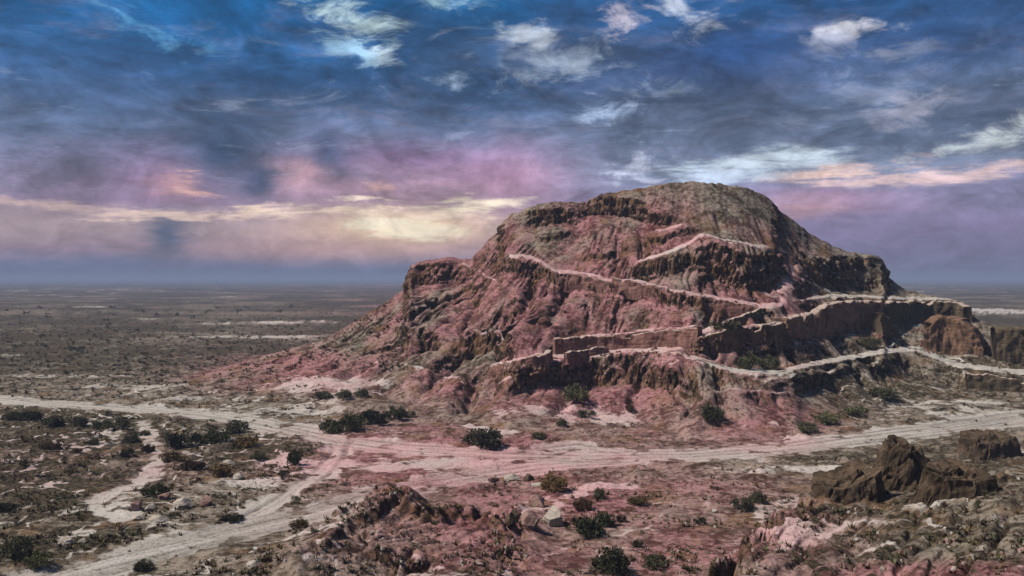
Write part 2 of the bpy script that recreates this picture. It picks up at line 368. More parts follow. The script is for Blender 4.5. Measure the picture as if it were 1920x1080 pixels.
for i, (k, (pts, w)) in enumerate(ROADS.items()):
    dist, sd = seg_dist(poly_world(pts), 12)
    B_ = np.searchsorted(rows, 230); XS, YS = Xg[:B_], Yg[:B_]; dist, sd = dist[:B_], sd[:B_]
    edge = w + 0.9*fbm2(XS/3.5, YS/3.5, 3, .6, 11+i)
    m = 1 - sst(dist, edge-1.1, edge+0.9)
    off = dist*sd + 0.25*pn2(XS/6, YS/6, 31)
    r = 0
    for c in (-2.0, -0.75, 0.75, 2.0): r = r + np.exp(-((off-c)/0.2)**2)*(.4+.6*sst(pn2((XS+YS)/9, off*0+c*7.0, 37), -.3, .3))
    r = 1.0*r + 1.1*np.clip(pn2(off*1.5, (XS-.6*YS)/14, 38), 0, 1)
    rut[:B_] = np.maximum(rut[:B_], np.clip(r, 0, 1)*m); road[:B_] = np.maximum(road[:B_], m); roadid[:B_][m > .5] = i+1
for pts, w in [([(268,792),(290,830),(297,870),(285,892),(255,912),(205,928),(180,945),(200,965),(225,975)], .8)]:
    dist, sd = seg_dist(poly_world(pts), 6)
    edge = w + 0.5*fbm2(Xg/2, Yg/2, 3, .6, 19)
    fp = 1 - sst(dist, edge-0.4, edge+0.4)
trackm = np.maximum(road, fp)
# junction floor between the tracks
jun = np.exp(-(((Up-800)/210)**2 + ((Vp-872)/24)**2)**2)
calm = np.maximum(trackm, 0.7*jun)

# --- relief of the plain
nearf = 1 - sst(Yg, 200, 500)
und = 0.45*fbm2(Xg/28, Yg/28, 3, .5, 1)
hum = (1-.5*sst(Vp, 880, 950))*0.33*np.maximum(fbm2(Xg/4.5, Yg/4.5, 4, .55, 5)+.1, 0) + (1-.6*sst(Vp, 880, 950))*0.10*fbm2(Xg/1.1, Yg/1.1, 3, .55, 9)
flatz = (1-hillm)
Z += nearf*flatz*(und*0.6*(1-.7*calm) + hum*(1-calm)) + 0.9*fbm2(Xg/160, Yg/160, 2, .5, 71)*sst(Yg, 220, 700)*flatz
def g2(u, v, ru, rv, p=1): return np.exp(-(((Up-u)/ru)**2 + ((Vp-v)/rv)**2)**p)
# foreground bluff on the right: a shelf about 2.6 m high, gullied on its left face
uf = np.interp(Vp, [950,1045,1150,1400,2200], [1520,1370,1270,1200,1080])
uw = Up + 46*fbm2(Xg/2.2, Yg/2.2, 4, .55, 23) + 16*fbm2(Xg/.7, Yg/.7, 3, .5, 24)
shelf = sst(uw, uf, uf+165)*sst(Vp + 14*fbm2(Xg/3, Yg/3, 3, .5, 25), 945, 1040)
shelfz = shelf*(3.4 + 2.4*sst(Up, 1480, 1980)*sst(Vp, 1000, 1120))
ac = (Xg*6-Yg*4.9)/7.75; al = (Xg*4.9+Yg*6)/7.75
acw = ac + .5*pn2(Xg/3, Yg/3, 26) + .15*pn2(Xg/.9, Yg/.9, 29)
gul = sst(shelf, .05, .35)*1.15*np.exp(-(pn2(acw/2.6, al/20, 27)/.13)**2) + .45*np.exp(-(pn2(acw/1.1, al/9, 127)/.16)**2) + .16*np.exp(-(pn2(acw/.5, al/4, 128)/.2)**2)
face = np.clip(shelf*(1-shelf)*4, 0, 1)
rough = fbm2(Xg/2.4, Yg/2.4, 5, .58, 28)
Z += nearf*(shelfz + ((.30+.70*face)*(0.09*rough - gul)*sst(shelf, .02, .3)) + shelf*0.07*rough + shelf*.5*g2(1620,1010,130,40))
bank = sst(Up + 40*fbm2(Xg/3, Yg/3, 3, .5, 141), 1470, 1640)*sst(Vp, 905, 960)*(1-sst(Vp, 1010, 1060))*(1-trackm)
Z += nearf*bank*(1.1 + .35*rough)
# foreground centre: eroded mounds, scarps and hollows
Z += 1.5*g2(725,985,72,34,1.5)*(1+.10*rough) + 0.9*g2(650,1050,80,26) + 1.0*g2(560,1075,90,22) + 0.9*g2(880,1010,90,22,1.5)
cen = sst(Vp, 935, 985)*sst(Up, 520, 680)*(1-sst(Up, 940, 1060))*(1-trackm)
tr = fbm2(Xg/5.5, Yg/4.0, 4, .55, 33)
ter = np.tanh((tr-.05)*9)*.5+.5
Z += nearf*cen*(0.95*ter + .14*rough - .35*gul)
Z += nearf*0.55*sst(Vp, 985, 1060)*(1-sst(Up, 60, 220))*(1-trackm)
# verge steps beside the lower track
# --- gullies on the hill
CX, CY = (1290-U0)/F*143, 163.0
rx, ry = Xg-CX, Yg-CY
rr = np.hypot(rx, ry); th = np.arctan2(rx, -ry)
hz = np.clip(Z/6, 0, 1)*hillm
keep = 1-np.clip(pale*1.15, 0, 1)
sel = (Yg > 84) & (Yg < 175)
wth = th + 0.055*pn2(Xg/11, Yg/11, 61) + .010*pn2(Xg/3, Yg/3, 62)
arc = wth*34
G1 = rid2(arc/5.0, rr/55 + 3, 2, .42, 63); G2_ = rid2(arc/1.9, rr/18, 2, .5, 66)
gdepth = np.clip(G1-.35, 0, 1)
patch = sst(fbm2(Xg/14, Yg/14, 3, .5, 68), -.35, .25)
rill = np.exp(-(pn2(arc/2.0 + .12*pn2(Xg/2, Yg/2, 64), rr/26, 65)/.10)**2) + .6*np.exp(-(pn2(arc/.9, rr/12, 69)/.12)**2)
gfade = (1-.9*sst(Z, 19, 27))*sst(np.abs(ys[None, :]-Yg), 1.0, 7.0)
Z -= hz*keep*(.25+.75*gfade)*(6.4*gfade*gdepth**2.0*(.3+.7*patch)*sst(rr, 8, 22) + 0.14*np.clip(G2_-.4, 0, 1)*(.35+.65*patch) + .58*rill*sst(fbm2(Xg/6, Yg/6, 2, .5, 70), -.25, .3))
# deep ravines: (bearing, sight line) polylines cut into the slope, depth and half width in metres
def ravine(pts, depth, hw):
    global Z
    P = np.array([pix(u, v)[:2] for u, v in pts])
    dist, _ = seg_dist(P, hw*3)
    e = hw*(1+.5*pn2(Xg/1.5, Yg/1.5, 81))
    Z = Z - depth*np.exp(-(dist/e)**2)*sel
for pts, d_, w_ in [([(905,540),(880,590),(862,620)],1.3,.8), ([(1000,520),(985,560),(960,600),(940,640)],1.3,.8), ([(1060,540),(1035,590),(1010,620)],1.2,.8),
        ([(868,652),(845,678),(815,702)],2.0,1.3), ([(893,700),(880,730),(868,762)],2.0,1.1), ([(1345,400),(1352,440)],.5,.5), ([(960,560),(935,600),(905,625)],1.0,.7), ([(830,545),(800,580),(770,600)],.6,.6),
        ([(1205,690),(1195,720),(1180,750)],.8,.5), ([(1300,700),(1302,740)],.8,.5), ([(1270,695),(1262,730)],.7,.5), ([(790,620),(795,655)],.8,.4),([(812,620),(816,655)],.8,.4)]:
    ravine(pts, d_, w_)
# scree cones and small scarps everywhere on the hill
Z += hillm*keep*(0.10*fbm2(Xg/3.2, Yg/3.2, 4, .5, 91))
Z = np.maximum(Z, -0.4)
Z -= 0.10*rut*nearf

# --- normals, then broken-rock displacement along them
def normals(X, Y, Zz):
    P = np.stack([X, Y, Zz], -1)
    a = np.empty_like(P); b = np.empty_like(P)
    a[:, 1:-1] = P[:, 2:]-P[:, :-2]; a[:, 0] = P[:, 1]-P[:, 0]; a[:, -1] = P[:, -1]-P[:, -2]
    b[1:-1] = P[2:]-P[:-2]; b[0] = P[1]-P[0]; b[-1] = P[-1]-P[-2]
    n = np.cross(a, b); n /= np.linalg.norm(n, axis=-1, keepdims=True)+1e-12
    return n
Zsm = blur(Z, 3)
N = normals(Xg, Yg, Zsm)
steep = 1-sst(N[..., 2], .34, .62)
XX, YY, ZZ = Xg.copy(), Yg.copy(), Z.copy()
r0, r1 = np.searchsorted(rows, [38, 175])
S = np.s_[r0:r1]
wall_amp = (hz[S]*keep[S]*(0.03+.40*steep[S]) + (shelf*.07*(0.25+steep) + cen*.02*(.3+steep))[S]*nearf[S])
x3, y3, z3 = Xg[S], Yg[S], Z[S]
q = 0; a_ = 1.0; f_ = 1/2.1
for i in range(4):
    n = pn3(x3*f_, y3*f_, z3*f_*1.7, i)
    q = q + a_*(1-2.2*np.abs(n) if i < 3 else n); a_ *= .52; f_ *= 2.1
q = (q-.55)*wall_amp*1.15
strata = pn3(x3/7, y3/7, z3/.55, 9)*steep[S]*hz[S]*keep[S]*.22
q = q + strata
ms = (steep[S]*hz[S]*keep[S] > .12)
wq = np.zeros_like(q)
w1, wc, wr = worley(x3[ms]/1.5 + .15*pn3(x3[ms], y3[ms], z3[ms], 3), y3[ms]/1.5, z3[ms]/2.6, 4)
crk = np.exp(-(pn3(x3[ms]/1.0, y3[ms]/1.0, z3[ms]/6, 12)/.07)**2)
wq[ms] = ((wr-.5)*.75 - .5*np.exp(-(wc/.10)**2) - .55*crk)*(steep[S]*hz[S]*keep[S])[ms]*.75
q = q + wq
XX[S] += N[S][..., 0]*q; YY[S] += N[S][..., 1]*q; ZZ[S] += N[S][..., 2]*q
NF = normals(XX, YY, ZZ)

# --- what the ground is made of (red clay / pale dust / scrub soil), by place
Uq = Up; Vq = V0 + F*(CAMZ-ZZ)/np.maximum(YY, 1)
def e2(u, v, ru, rv, p=1.5): return np.exp(-(((Uq-u)/ru)**2 + ((Vq-v)/rv)**2)**p)
bn = fbm2(Xg/9, Yg/9, 4, .55, 101)
pink = np.maximum.reduce([e2(1080,585,470,255,2), .95*e2(560,690,230,46), e2(860,870,400,80,2), .95*e2(1080,985,440,130), .9*e2(1400,780,170,80), .9*e2(1760,1075,300,26), .8*e2(440,690,110,32), .75*e2(1440,1010,190,80), .45*e2(150,870,260,60)])
pink = np.clip(pink*(.92 + .6*bn) - .30*hz*np.clip(-bn*1.6, 0, 1) + .12*np.clip(fbm2(Xg/6, Yg/6, 3, .55, 103), 0, 1), 0, 1)
pink *= 1-.4*hz*sst(Z, 26, 31)
pink *= 1-.75*sst(Uq, 1490, 1600)*(Vq < 700)
sad = np.maximum(e2(1465,540,55,34), e2(1500,512,34,22))*hz
pink = np.maximum(pink, .9*sad)
farm = sst(Yg, 150, 260)
vein = np.exp(-(fbm2(Xg/5.5, Yg/5.5, 3, .5, 114)/.075)**2)          # worn ridge lines and goat paths
vein2 = np.exp(-(fbm2(Xg/3.2, Yg/3.2, 2, .5, 116)/.07)**2)
rightz = np.maximum(e2(1700,700,330,90,2), .8*e2(1500,790,220,50,2))
forez = sst(Vq, 900, 940)*sst(Uq, 430, 600)
pvar = .62 + .55*sst(fbm2(Xg/2.2, Yg/2.2, 3, .6, 130), -.45, .35)
pl = np.maximum.reduce([pale*.9*pvar, road*.74, fp*.55, .45*jun, .62*e2(620,722,150,22), .45*e2(1800,765,200,22), .50*e2(470,772,200,11), .50*e2(1060,775,190,26), .6*e2(1450,880,170,9), .55*e2(470,905,90,16), .5*e2(215,955,60,20), .6*e2(590,1045,60,14),
      .62*sad, .50*e2(500,605,170,5,1)*farm, .5*e2(610,603,60,5)*farm, .36*e2(380,632,150,3,1)*farm, .25*e2(280,645,240,3,1)*farm, .45*e2(120,705,200,5), .45*e2(250,725,160,7), .5*e2(1850,585,120,8),
      .55*vein*rightz*(1-.3*steep), .5*vein2*rightz*hz, .42*vein*forez, .62*vein*flatz*nearf*(1-sst(Yg, 110, 160))*(Uq < 640), .45*vein*hz*(Vq > 640)])
pl = np.clip(pl*(1+.6*fbm2(Xg/2.6, Yg/2.6, 4, .55, 111)) + np.clip(fbm2(Xg/8, Yg/8, 4, .6, 112)-.12, 0, 1)*.8*flatz*(1-.8*sst(Yg, 100, 150))*nearf, 0, 1)
scrub = np.maximum.reduce([.85*e2(120,640,520,75,2)*flatz, .95*e2(130,810,280,55,2)*flatz, .9*e2(110,900,230,70,2)*flatz, .8*e2(480,840,170,50), .7*e2(1700,860,260,34), .8*e2(90,1010,190,60), .65*e2(1720,720,260,60), .5*e2(1700,1000,260,80), sst(Yg, 170, 260)*.8*(1-hillm)])
farpat = fbm2(Xg/70, Yg/55, 4, .6, 118)
pl = np.clip(pl + sst(Yg, 130, 190)*np.clip(fbm2(Xg/45, Yg/34, 4, .6, 119)-.22, 0, 1)*.75*flatz, 0, 1)
scrub = np.clip(scrub + sst(Yg, 140, 220)*.9*farpat*flatz, 0, 1.3)
ff = sst(Yg, 260, 700)
bands = fbm2(Xg/900, Yg/140, 3, .55, 121)
pl = np.clip(pl + ff*np.clip(bands-.15, 0, 1)*.55, 0, 1)
scrub = np.clip(scrub*(1-trackm)*(1+.5*bn)-.3*pl, 0, 1.2)

def build_part(name, mask_faces, mat, kind='structure', parent=None):
    """a connected share of the terrain surface as its own object"""
    idx = np.flatnonzero(mask_faces)
    r = idx//(NC-1); c = idx % (NC-1)
    q4 = np.stack([r*NC+c, r*NC+c+1, (r+1)*NC+c+1, (r+1)*NC+c], 1)
    used, invx = np.unique(q4, return_inverse=True)
    q4 = invx.reshape(-1, 4).astype(np.int32)
    co = np.stack([XX.ravel()[used], YY.ravel()[used], ZZ.ravel()[used]], 1).astype(np.float32)
    me = bpy.data.meshes.new(name)
    me.vertices.add(len(co)); me.vertices.foreach_set('co', co.ravel())
    me.loops.add(q4.size); me.loops.foreach_set('vertex_index', q4.ravel())
    me.polygons.add(len(q4)); me.polygons.foreach_set('loop_start', np.arange(0, q4.size, 4, dtype=np.int32))
    me.update(calc_edges=True)
    at_ = me.attributes.new('zone', 'FLOAT_COLOR', 'POINT')
    d4 = np.stack([pink.ravel()[used], pl.ravel()[used], scrub.ravel()[used], rut.ravel()[used]], 1).astype(np.float32)
    at_.data.foreach_set('color', d4.ravel())
    me.polygons.foreach_set('use_smooth', np.ones(len(q4), bool))
    me.normals_split_custom_set_from_vertices(NF.reshape(-1, 3)[used].astype(np.float32))
    me.materials.append(mat)
    o = bpy.data.objects.new(name, me); COL.objects.link(o)
    if kind: o['kind'] = kind
    return o

# ------------------------------------------------------------------ earth material
def new_mat(name):
    m = bpy.data.materials.new(name); m.use_nodes = True
    return m, NT(m.node_tree)
def finish(T, col, rough=0.95, bump=None, bump_d=0.05, bump_s=1.0, spec=0.15):
    b = T.new('ShaderNodeBsdfPrincipled'); T.put(b.inputs['Base Color'], col); T.put(b.inputs['Roughness'], rough)
    b.inputs['Specular IOR Level'].default_value = spec
    if bump is not None:
        bn_ = T.new('ShaderNodeBump'); bn_.inputs['Strength'].default_value = bump_s; bn_.inputs['Distance'].default_value = bump_d
        T.put(bn_.inputs['Height'], bump); T.l.new(bn_.outputs[0], b.inputs['Normal'])
    o = T.new('ShaderNodeOutputMaterial'); T.l.new(b.outputs[0], o.inputs[0]); return b
earth, T = new_mat('earth')
geo = T.new('ShaderNodeNewGeometry'); pos = geo.outputs['Position']
zn = T.new('ShaderNodeAttribute', attribute_name='zone'); zr, zg, zbb = T.sep(zn.outputs['Vector'])
nz = T.sep(geo.outputs['Normal'])[2]
px_, py_, pz_ = T.sep(pos)
na = T.noise(pos, 0.35, 6, 0.6, 0.4); nb = T.noise(pos, 1.6, 6, 0.62, 0.3); nc = T.noise(pos, 5.0, 5, 0.65)
strat = T.noise(T.vec(T.mul(px_, .12), T.mul(py_, .12), T.mul(pz_, 1.4)), 1.0, 5, .6, .3)
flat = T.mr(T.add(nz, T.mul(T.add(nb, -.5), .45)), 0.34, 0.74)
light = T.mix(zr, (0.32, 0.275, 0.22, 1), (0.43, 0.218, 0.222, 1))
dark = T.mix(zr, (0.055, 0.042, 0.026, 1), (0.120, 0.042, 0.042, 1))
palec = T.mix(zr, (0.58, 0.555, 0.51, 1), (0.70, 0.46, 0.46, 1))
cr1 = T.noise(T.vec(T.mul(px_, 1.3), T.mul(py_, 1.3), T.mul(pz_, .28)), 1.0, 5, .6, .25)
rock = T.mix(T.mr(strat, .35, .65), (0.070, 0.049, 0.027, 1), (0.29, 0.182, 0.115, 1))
rock = T.mix(T.mr(cr1, .50, .58), rock, (0.020, 0.016, 0.009, 1))  # crack lines, near black so crevice shade is in the rock colour
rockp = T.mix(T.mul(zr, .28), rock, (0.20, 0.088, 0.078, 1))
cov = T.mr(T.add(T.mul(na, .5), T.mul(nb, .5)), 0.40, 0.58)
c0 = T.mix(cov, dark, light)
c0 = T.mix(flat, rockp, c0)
soil = T.mix(T.mr(nb, .38, .65), (0.028, 0.025, 0.015, 1), (0.20, 0.178, 0.13, 1))
c0 = T.mix(T.m('MULTIPLY', zbb, T.mr(nb, .3, .62, 1.0, .45), clamp=True), c0, soil)
pf = T.mr(T.add(zg, T.mul(T.add(T.mul(T.add(nb, na), .5), -.5), 1.1)), 0.34, 0.62)
palec = T.mix(T.mul(T.mr(na, .35, .65), .35), palec, light)
c0 = T.mix(T.mul(T.mul(pf, .95), T.mr(nz, .5, .85)), c0, palec)
c0 = T.mix(T.m('MULTIPLY', zn.outputs['Alpha'], T.mr(nb, .3, .7, .25, .95), clamp=True), c0, T.mix(zr, (0.10, 0.088, 0.066, 1), (0.19, 0.092, 0.09, 1)))
# ochre iron stain, mats of dark crust and dark specks
c0 = T.mix(T.mul(T.mr(T.noise(pos, .22, 5, .6), .54, .64), T.mul(T.m('SUBTRACT', 1.0, pf), .5)), c0, (0.20, 0.105, 0.04, 1))
mats = T.mul(T.mr(T.add(T.mul(T.noise(pos, .55, 6, .68, .5), .8), T.mul(zbb, .15)), .470, .505), T.mr(pf, .2, 1.0, .92, .0, False))
c0 = T.mix(mats, c0, T.mix(T.mr(T.noise(pos, 2.6, 6, .72), .42, .60), (0.012, 0.010, 0.006, 1), (0.125, 0.098, 0.060, 1)))
speck = T.mul(T.mr(T.noise(pos, 3.4, 6, .75), .535, .60), T.mr(pf, 0, 1, .8, .50, False))
c0 = T.mix(speck, c0, (0.030, 0.022, 0.015, 1))
vo = T.new('ShaderNodeTexVoronoi', feature='DISTANCE_TO_EDGE'); vo.inputs['Scale'].default_value = .55
T.put(vo.inputs['Vector'], T.vm('ADD', T.vec(px_, py_, T.mul(pz_, .55)), T.vm('SCALE', T.noise(pos, .9, 3, .6, out=1), None)))
vo.inputs['Vector'].links[0].from_node.inputs[1].links[0].from_node.inputs['Scale'].default_value = 1.2
joint = T.mul(T.mr(vo.outputs['Distance'], .0, .055, 1.0, .0), T.m('SUBTRACT', 1.0, flat))
c0 = T.mix(T.mul(joint, .9), c0, (0.018, 0.014, 0.008, 1))  # joints coloured near black, their shade painted in as well
c0 = T.mix(1.0, c0, (0.74, 0.74, 0.74, 1), 'MULTIPLY')
hgt = T.add(T.mul(nb, T.mr(flat, 0, 1, .6, .3, False)), T.add(T.mul(nc, .35), T.mul(T.noise(pos, 14.0, 4, .65), .15)))
hgt = T.add(hgt, T.mul(joint, -.5))
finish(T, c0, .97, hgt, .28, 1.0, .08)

# ------------------------------------------------------------------ terrain objects
fm = lambda A: (A[:-1, :-1] + A[1:, :-1] + A[:-1, 1:] + A[1:, 1:])/4
hf = fm(hillm) > .5
hf &= fm(Z*1.0) > .05
rd = (fm(road) > .5) & ~hf
ids = roadid[:-1, :-1]
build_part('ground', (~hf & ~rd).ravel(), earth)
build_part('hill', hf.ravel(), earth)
tag(build_part('dirt_road', (rd).ravel(), earth), 'pale rutted dirt road crossing the plain below the hill')
# the plain goes on to the horizon on every side
me = bpy.data.meshes.new('plain')
far = 14000.0
t1 = 1.0
me.from_pydata([(-far, -far, -1.0), (far, -far, -1.0), (far, far, -1.0), (-far, far, -1.0)], [], [(0, 1, 2, 3)])
me.materials.append(earth)
po = bpy.data.objects.new('terrain', me); COL.objects.link(po); po['kind'] = 'structure'

# --- height lookup
def ground_z(x, y):
    t = x/y; c = np.interp(t, tcol, np.arange(NC)); r = np.interp(y, rows, np.arange(NR))
    c0_, r0_ = int(min(c, NC-2)), int(min(r, NR-2)); a, b = c-c0_, r-r0_
    return float((Z[r0_, c0_]*(1-a)+Z[r0_, c0_+1]*a)*(1-b)+(Z[r0_+1, c0_]*(1-a)+Z[r0_+1, c0_+1]*a)*b)

# ------------------------------------------------------------------ where a sight line meets the terrain
VP = V0 + F*(CAMZ - ZZ)/np.maximum(YY, 1)
def hit(u, v, ymin=15.0):
    c = int(np.clip(np.searchsorted(ucol, u), 1, NC-2))
    col = VP[:, c]; k = np.flatnonzero((col <= v) & (rows > ymin))
    r = int(k[0]) if len(k) else NR-2
    y = YY[r, c]
    return np.array([(u-U0)/F*y, y, ZZ[r, c]])
def obj(name, co, faces, mat, parent=None, smooth=True):
    me = bpy.data.meshes.new(name); me.from_pydata([tuple(map(float, p)) for p in co], [], [tuple(map(int, f)) for f in faces])
    if smooth: me.polygons.foreach_set('use_smooth', [True]*len(me.polygons))
    me.materials.append(mat); o = bpy.data.objects.new(name, me); COL.objects.link(o)
    if parent: o.parent = parent
    return o
def empty(name, loc=(0, 0, 0)):
    o = bpy.data.objects.new(name, None); COL.objects.link(o); o.location = loc; return o

def mud_mat(name, a, b, c):
    m, T = new_mat(name)
    g = T.new('ShaderNodeNewGeometry'); p = g.outputs['Position']; x, y, z = T.sep(p); nz = T.sep(g.outputs['Normal'])[2]
    n1 = T.noise(p, .7, 6, .62, .3); n2 = T.noise(p, 3.2, 5, .65)
    drip = T.noise(T.vec(T.mul(x, 1.1), T.mul(y, 1.1), T.mul(z, .40)), 1.0, 6, .68, .4)
    course = T.noise(T.vec(T.mul(x, .3), T.mul(y, .3), T.mul(z, 6.0)), 1.0, 3, .5)
    col = T.mix(T.mr(n1, .35, .65), a, b)
    col = T.mix(T.mul(T.mr(drip, .5, .62), .8), col, c)
    col = T.mix(T.mul(T.mr(course, .5, .7), .25), col, c)
    col = T.mix(T.mul(T.mr(n2, .58, .70), .6), col, (c[0]*.5, c[1]*.5, c[2]*.5, 1))
    col = T.mix(1.0, col, (0.80, 0.80, 0.80, 1), 'MULTIPLY')
    finish(T, col, .96, T.add(T.mul(drip, .5), T.add(T.mul(n2, .35), T.mul(course, .4))), .26, 1.0, .08)
    return m
MUD_RED = mud_mat('red_mud_brick', (.20, .10, .085, 1), (.30, .17, .14, 1), (.12, .06, .045, 1))
MUD_BROWN = mud_mat('brown_mud_brick', (.13, .080, .050, 1), (.24, .145, .10, 1), (.050, .034, .020, 1))
MUD_RUST = mud_mat('rust_mud_brick', (.20, .115, .075, 1), (.31, .19, .135, 1), (.060, .038, .024, 1))
MUD_DARK = mud_mat('dark_mud_brick', (.085, .066, .042, 1), (.15, .115, .075, 1), (.05, .04, .022, 1))
DUST_TOPLIGHT = mud_mat('trodden_dust_toplight', (.40, .33, .28, 1), (.50, .40, .35, 1), (.30, .22, .18, 1))  # path dust on wall tops, paler still to paint in light from above
def mud_wall(prof, thick, mat, label, rough=.10, cap=True, batter=.18, group=None, name='mud_brick_wall', near=0.0, step=.16):
    """a weathered earth wall: prof = (bearing, top sight line, foot sight line); it stands at the foot's distance"""
    P = np.array(prof, float)
    d = np.array([survey(u, v) for u, _, v in P]) - near
    if len(d) > 2: d[1:-1] = (d[:-2] + 2*d[1:-1] + d[2:])/4
    fx = (P[:,0]-U0)/F*d; ztop = CAMZ-(P[:,1]-V0)/F*d; zf = CAMZ-(P[:,2]-V0)/F*d
    L = np.concatenate([[0], np.cumsum(np.hypot(np.diff(fx), np.diff(d)))])
    n = max(10, int(L[-1]/step)); l = np.linspace(0, L[-1], n)
    X, Y, ZT, ZF = (np.interp(l, L, a) for a in (fx, d, ztop, zf))
    ty, tx = np.gradient(Y), np.gradient(X); tl = np.hypot(tx, ty); nx, ny = -ty/tl, tx/tl
    flip = np.where(ny < 0, -1, 1); nx, ny = nx*flip, ny*flip          # pointing away from the viewer's side
    ZT = ZF + (ZT-ZF)*.92 + .26*pn2(l/1.9+P[0,0], l*0, 3) + .15*pn2(l/.55+P[0,0], l*0, 4) - .55*sst(pn2(l/2.6+P[0,1], l*0, 5), .28, .5)
    K = 14
    sec = [(-batter, -.9)] + [(-batter*(1-k/K)**1.3, k/K) for k in range(K)] + [(.05*thick, 1-.02), (.2*thick, 1.0), (.5*thick, 1.01), (.8*thick, 1.0), (.97*thick, .96), (thick+.05, .5), (thick+.1, -.9)]
    top = (K+1, K+5)
    co = []
    for i in range(n):
        h = ZT[i]-ZF[i]
        for o_, t_ in sec:
            z = ZF[i] + h*t_ if t_ >= 0 else ZF[i]-1.4
            co.append((X[i]+nx[i]*o_, Y[i]+ny[i]*o_, z))
    co = np.array(co); m = len(sec)
    q = pn3(co[:,0]/1.1, co[:,1]/1.1, co[:,2]/1.1, 5)*1.2 + .7*pn3(co[:,0]/.42, co[:,1]/.42, co[:,2]/.6, 6) + np.where(pn3(co[:,0]/.8, co[:,1]/.8, co[:,2]/1.5, 8) > .36, -1.0, 0) - 1.0*np.exp(-(pn3(co[:,0]/1.6, co[:,1]/1.6, co[:,2]/9, 11)/.05)**2) + .5*np.round(pn3(co[:,0]/.9, co[:,1]/.9, co[:,2]/.45, 13)*1.5)
    ii = np.repeat(np.arange(n), m)
    co[:,0] -= nx[ii]*q*rough; co[:,1] -= ny[ii]*q*rough; co[:,2] += .4*q*rough
    body, tops = [], []
    for i in range(n-1):
        for k in range(m-1):
            f = (i*m+k, (i+1)*m+k, (i+1)*m+k+1, i*m+k+1)
            (tops if (cap and top[0] <= k < top[1]) else body).append(f)
    body.append(tuple(range(m-1, -1, -1))); body.append(tuple((n-1)*m+k for k in range(m)))
    base = co[:, :].mean(0); base[2] = co[:,2].min()
    root = empty(name, tuple(base)); tag(root, label, 'wall', group)
    loc = co - base
    obj('wall_body', loc, body, mat, root)
    if cap:
        used = sorted({k for f in tops for k in f}); mp = {k: j for j, k in enumerate(used)}
        obj('worn_lit_top', loc[used], [tuple(mp[k] for k in f) for f in tops], DUST_TOPLIGHT, root)  # top strip: trodden dust plus overhead light put into its colour
    return root
mud_wall([(1036,506,522),(1060,513,530),(1092,515,533),(1120,522,538),(1146,529,544)], .9, MUD_RED, 'short curved upper end of the ramp wall, above the grey gullied spurs')
mud_wall([(1148,520,536),(1200,529,546),(1260,544,560),(1330,559,573),(1420,573,584)], .9, MUD_RED, 'long straight red mud wall slanting down across the middle of the hill')
mud_wall([(1041,633,664),(1100,629,659),(1180,624,653),(1250,618,644),(1308,612,634)], 1.1, MUD_RED, 'long tall red mud wall along the lower ramp, worn top pale with dust and painted top light')
mud_wall([(917,685,704),(960,676,696),(1000,668,687),(1028,661,680),(1036,655,676)], .9, MUD_RED, 'low red mud wall at the left end of the lower ramp')
mud_wall([(1064,660,672),(1100,655,666),(1141,648,657)], .6, MUD_RED, 'knee-high mud wall stub in front of the tall red ramp wall', near=1.2)
mud_wall([(1296,641,655),(1318,631,655),(1340,622,652),(1390,613,643),(1440,607,636),(1474,603,632)], 1.1, MUD_BROWN, 'brown mud wall rising right from the hairpin of the ramp')
mud_wall([(1476,594,628),(1505,589,630),(1530,584,624),(1548,572,622),(1562,563,624),(1590,561,617),(1612,560,613),(1640,560,605),(1658,562,601)], 1.4, MUD_RUST, 'tallest reddish brown rampart with notched top and vertical cracks', rough=.22)
mud_wall([(1662,563,600),(1700,563,600),(1750,562,600),(1790,563,604),(1806,572,606)], 1.4, MUD_DARK, 'dark olive rampart running right behind the ruined gable', rough=.14)
mud_wall([(1812,698,718),(1850,701,724),(1900,708,730),(1960,716,738),(2030,726,748)], 1.2, MUD_DARK, 'low dark retaining wall below the path at the right edge', near=.3)
mud_wall([(1375,598,606),(1400,589,598),(1428,577,586)], .5, MUD_DARK, 'short dark parapet on the upper bend of the ramp', cap=True)
mud_wall([(1652,584,618),(1664,586,622),(1674,604,625),(1690,624,630)], 1.2, MUD_DARK, 'dark leaning buttress against the end of the tall rampart', cap=False, rough=.2, name='buttress', near=1.5)
mud_wall([(1732,618,642),(1748,602,645),(1764,587,647),(1782,589,648),(1800,597,650),(1822,612,652),(1836,636,655),(1843,650,656)], 3.4, MUD_BROWN, 'ruined gable shaped block of brown mud brick with sloping shoulders', cap=False, rough=.22, name='ruined_block', near=2.0)
mud_wall([(1866,611,664),(1890,609,666),(1920,610,668),(1965,612,670),(2010,618,672)], 4.0, MUD_DARK, 'dark square mud brick ruin cut by the right edge', cap=False, rough=.15, name='ruined_block', near=2.0)


# ------------------------------------------------------------------ rocks
def rock_mat(name, a, b, c):
    m, T = new_mat(name)
    tcx = T.new('ShaderNodeTexCoord'); p = tcx.outputs['Object']
    g = T.new('ShaderNodeNewGeometry'); nz = T.sep(g.outputs['Normal'])[2]
    oi = T.new('ShaderNodeObjectInfo').outputs['Random']
    pp = T.vm('ADD', p, T.vec(T.mul(oi, 9.0), T.mul(oi, 5.0), 0.0))
    n1 = T.noise(pp, 1.1, 6, .62, .4); n2 = T.noise(pp, 5.0, 5, .65)
    col = T.mix(T.mr(n1, .36, .64), a, b)
    col = T.mix(T.mul(T.mr(n2, .54, .66), .7), col, c)
    col = T.mix(1.0, col, (0.78, 0.78, 0.78, 1), 'MULTIPLY')
    finish(T, col, .95, T.add(T.mul(n1, .5), T.mul(n2, .5)), .14, .9, .1)
    return m
ROCK_PALE = rock_mat('pale_rock', (.34, .30, .25, 1), (.50, .45, .39, 1), (.13, .10, .07, 1))
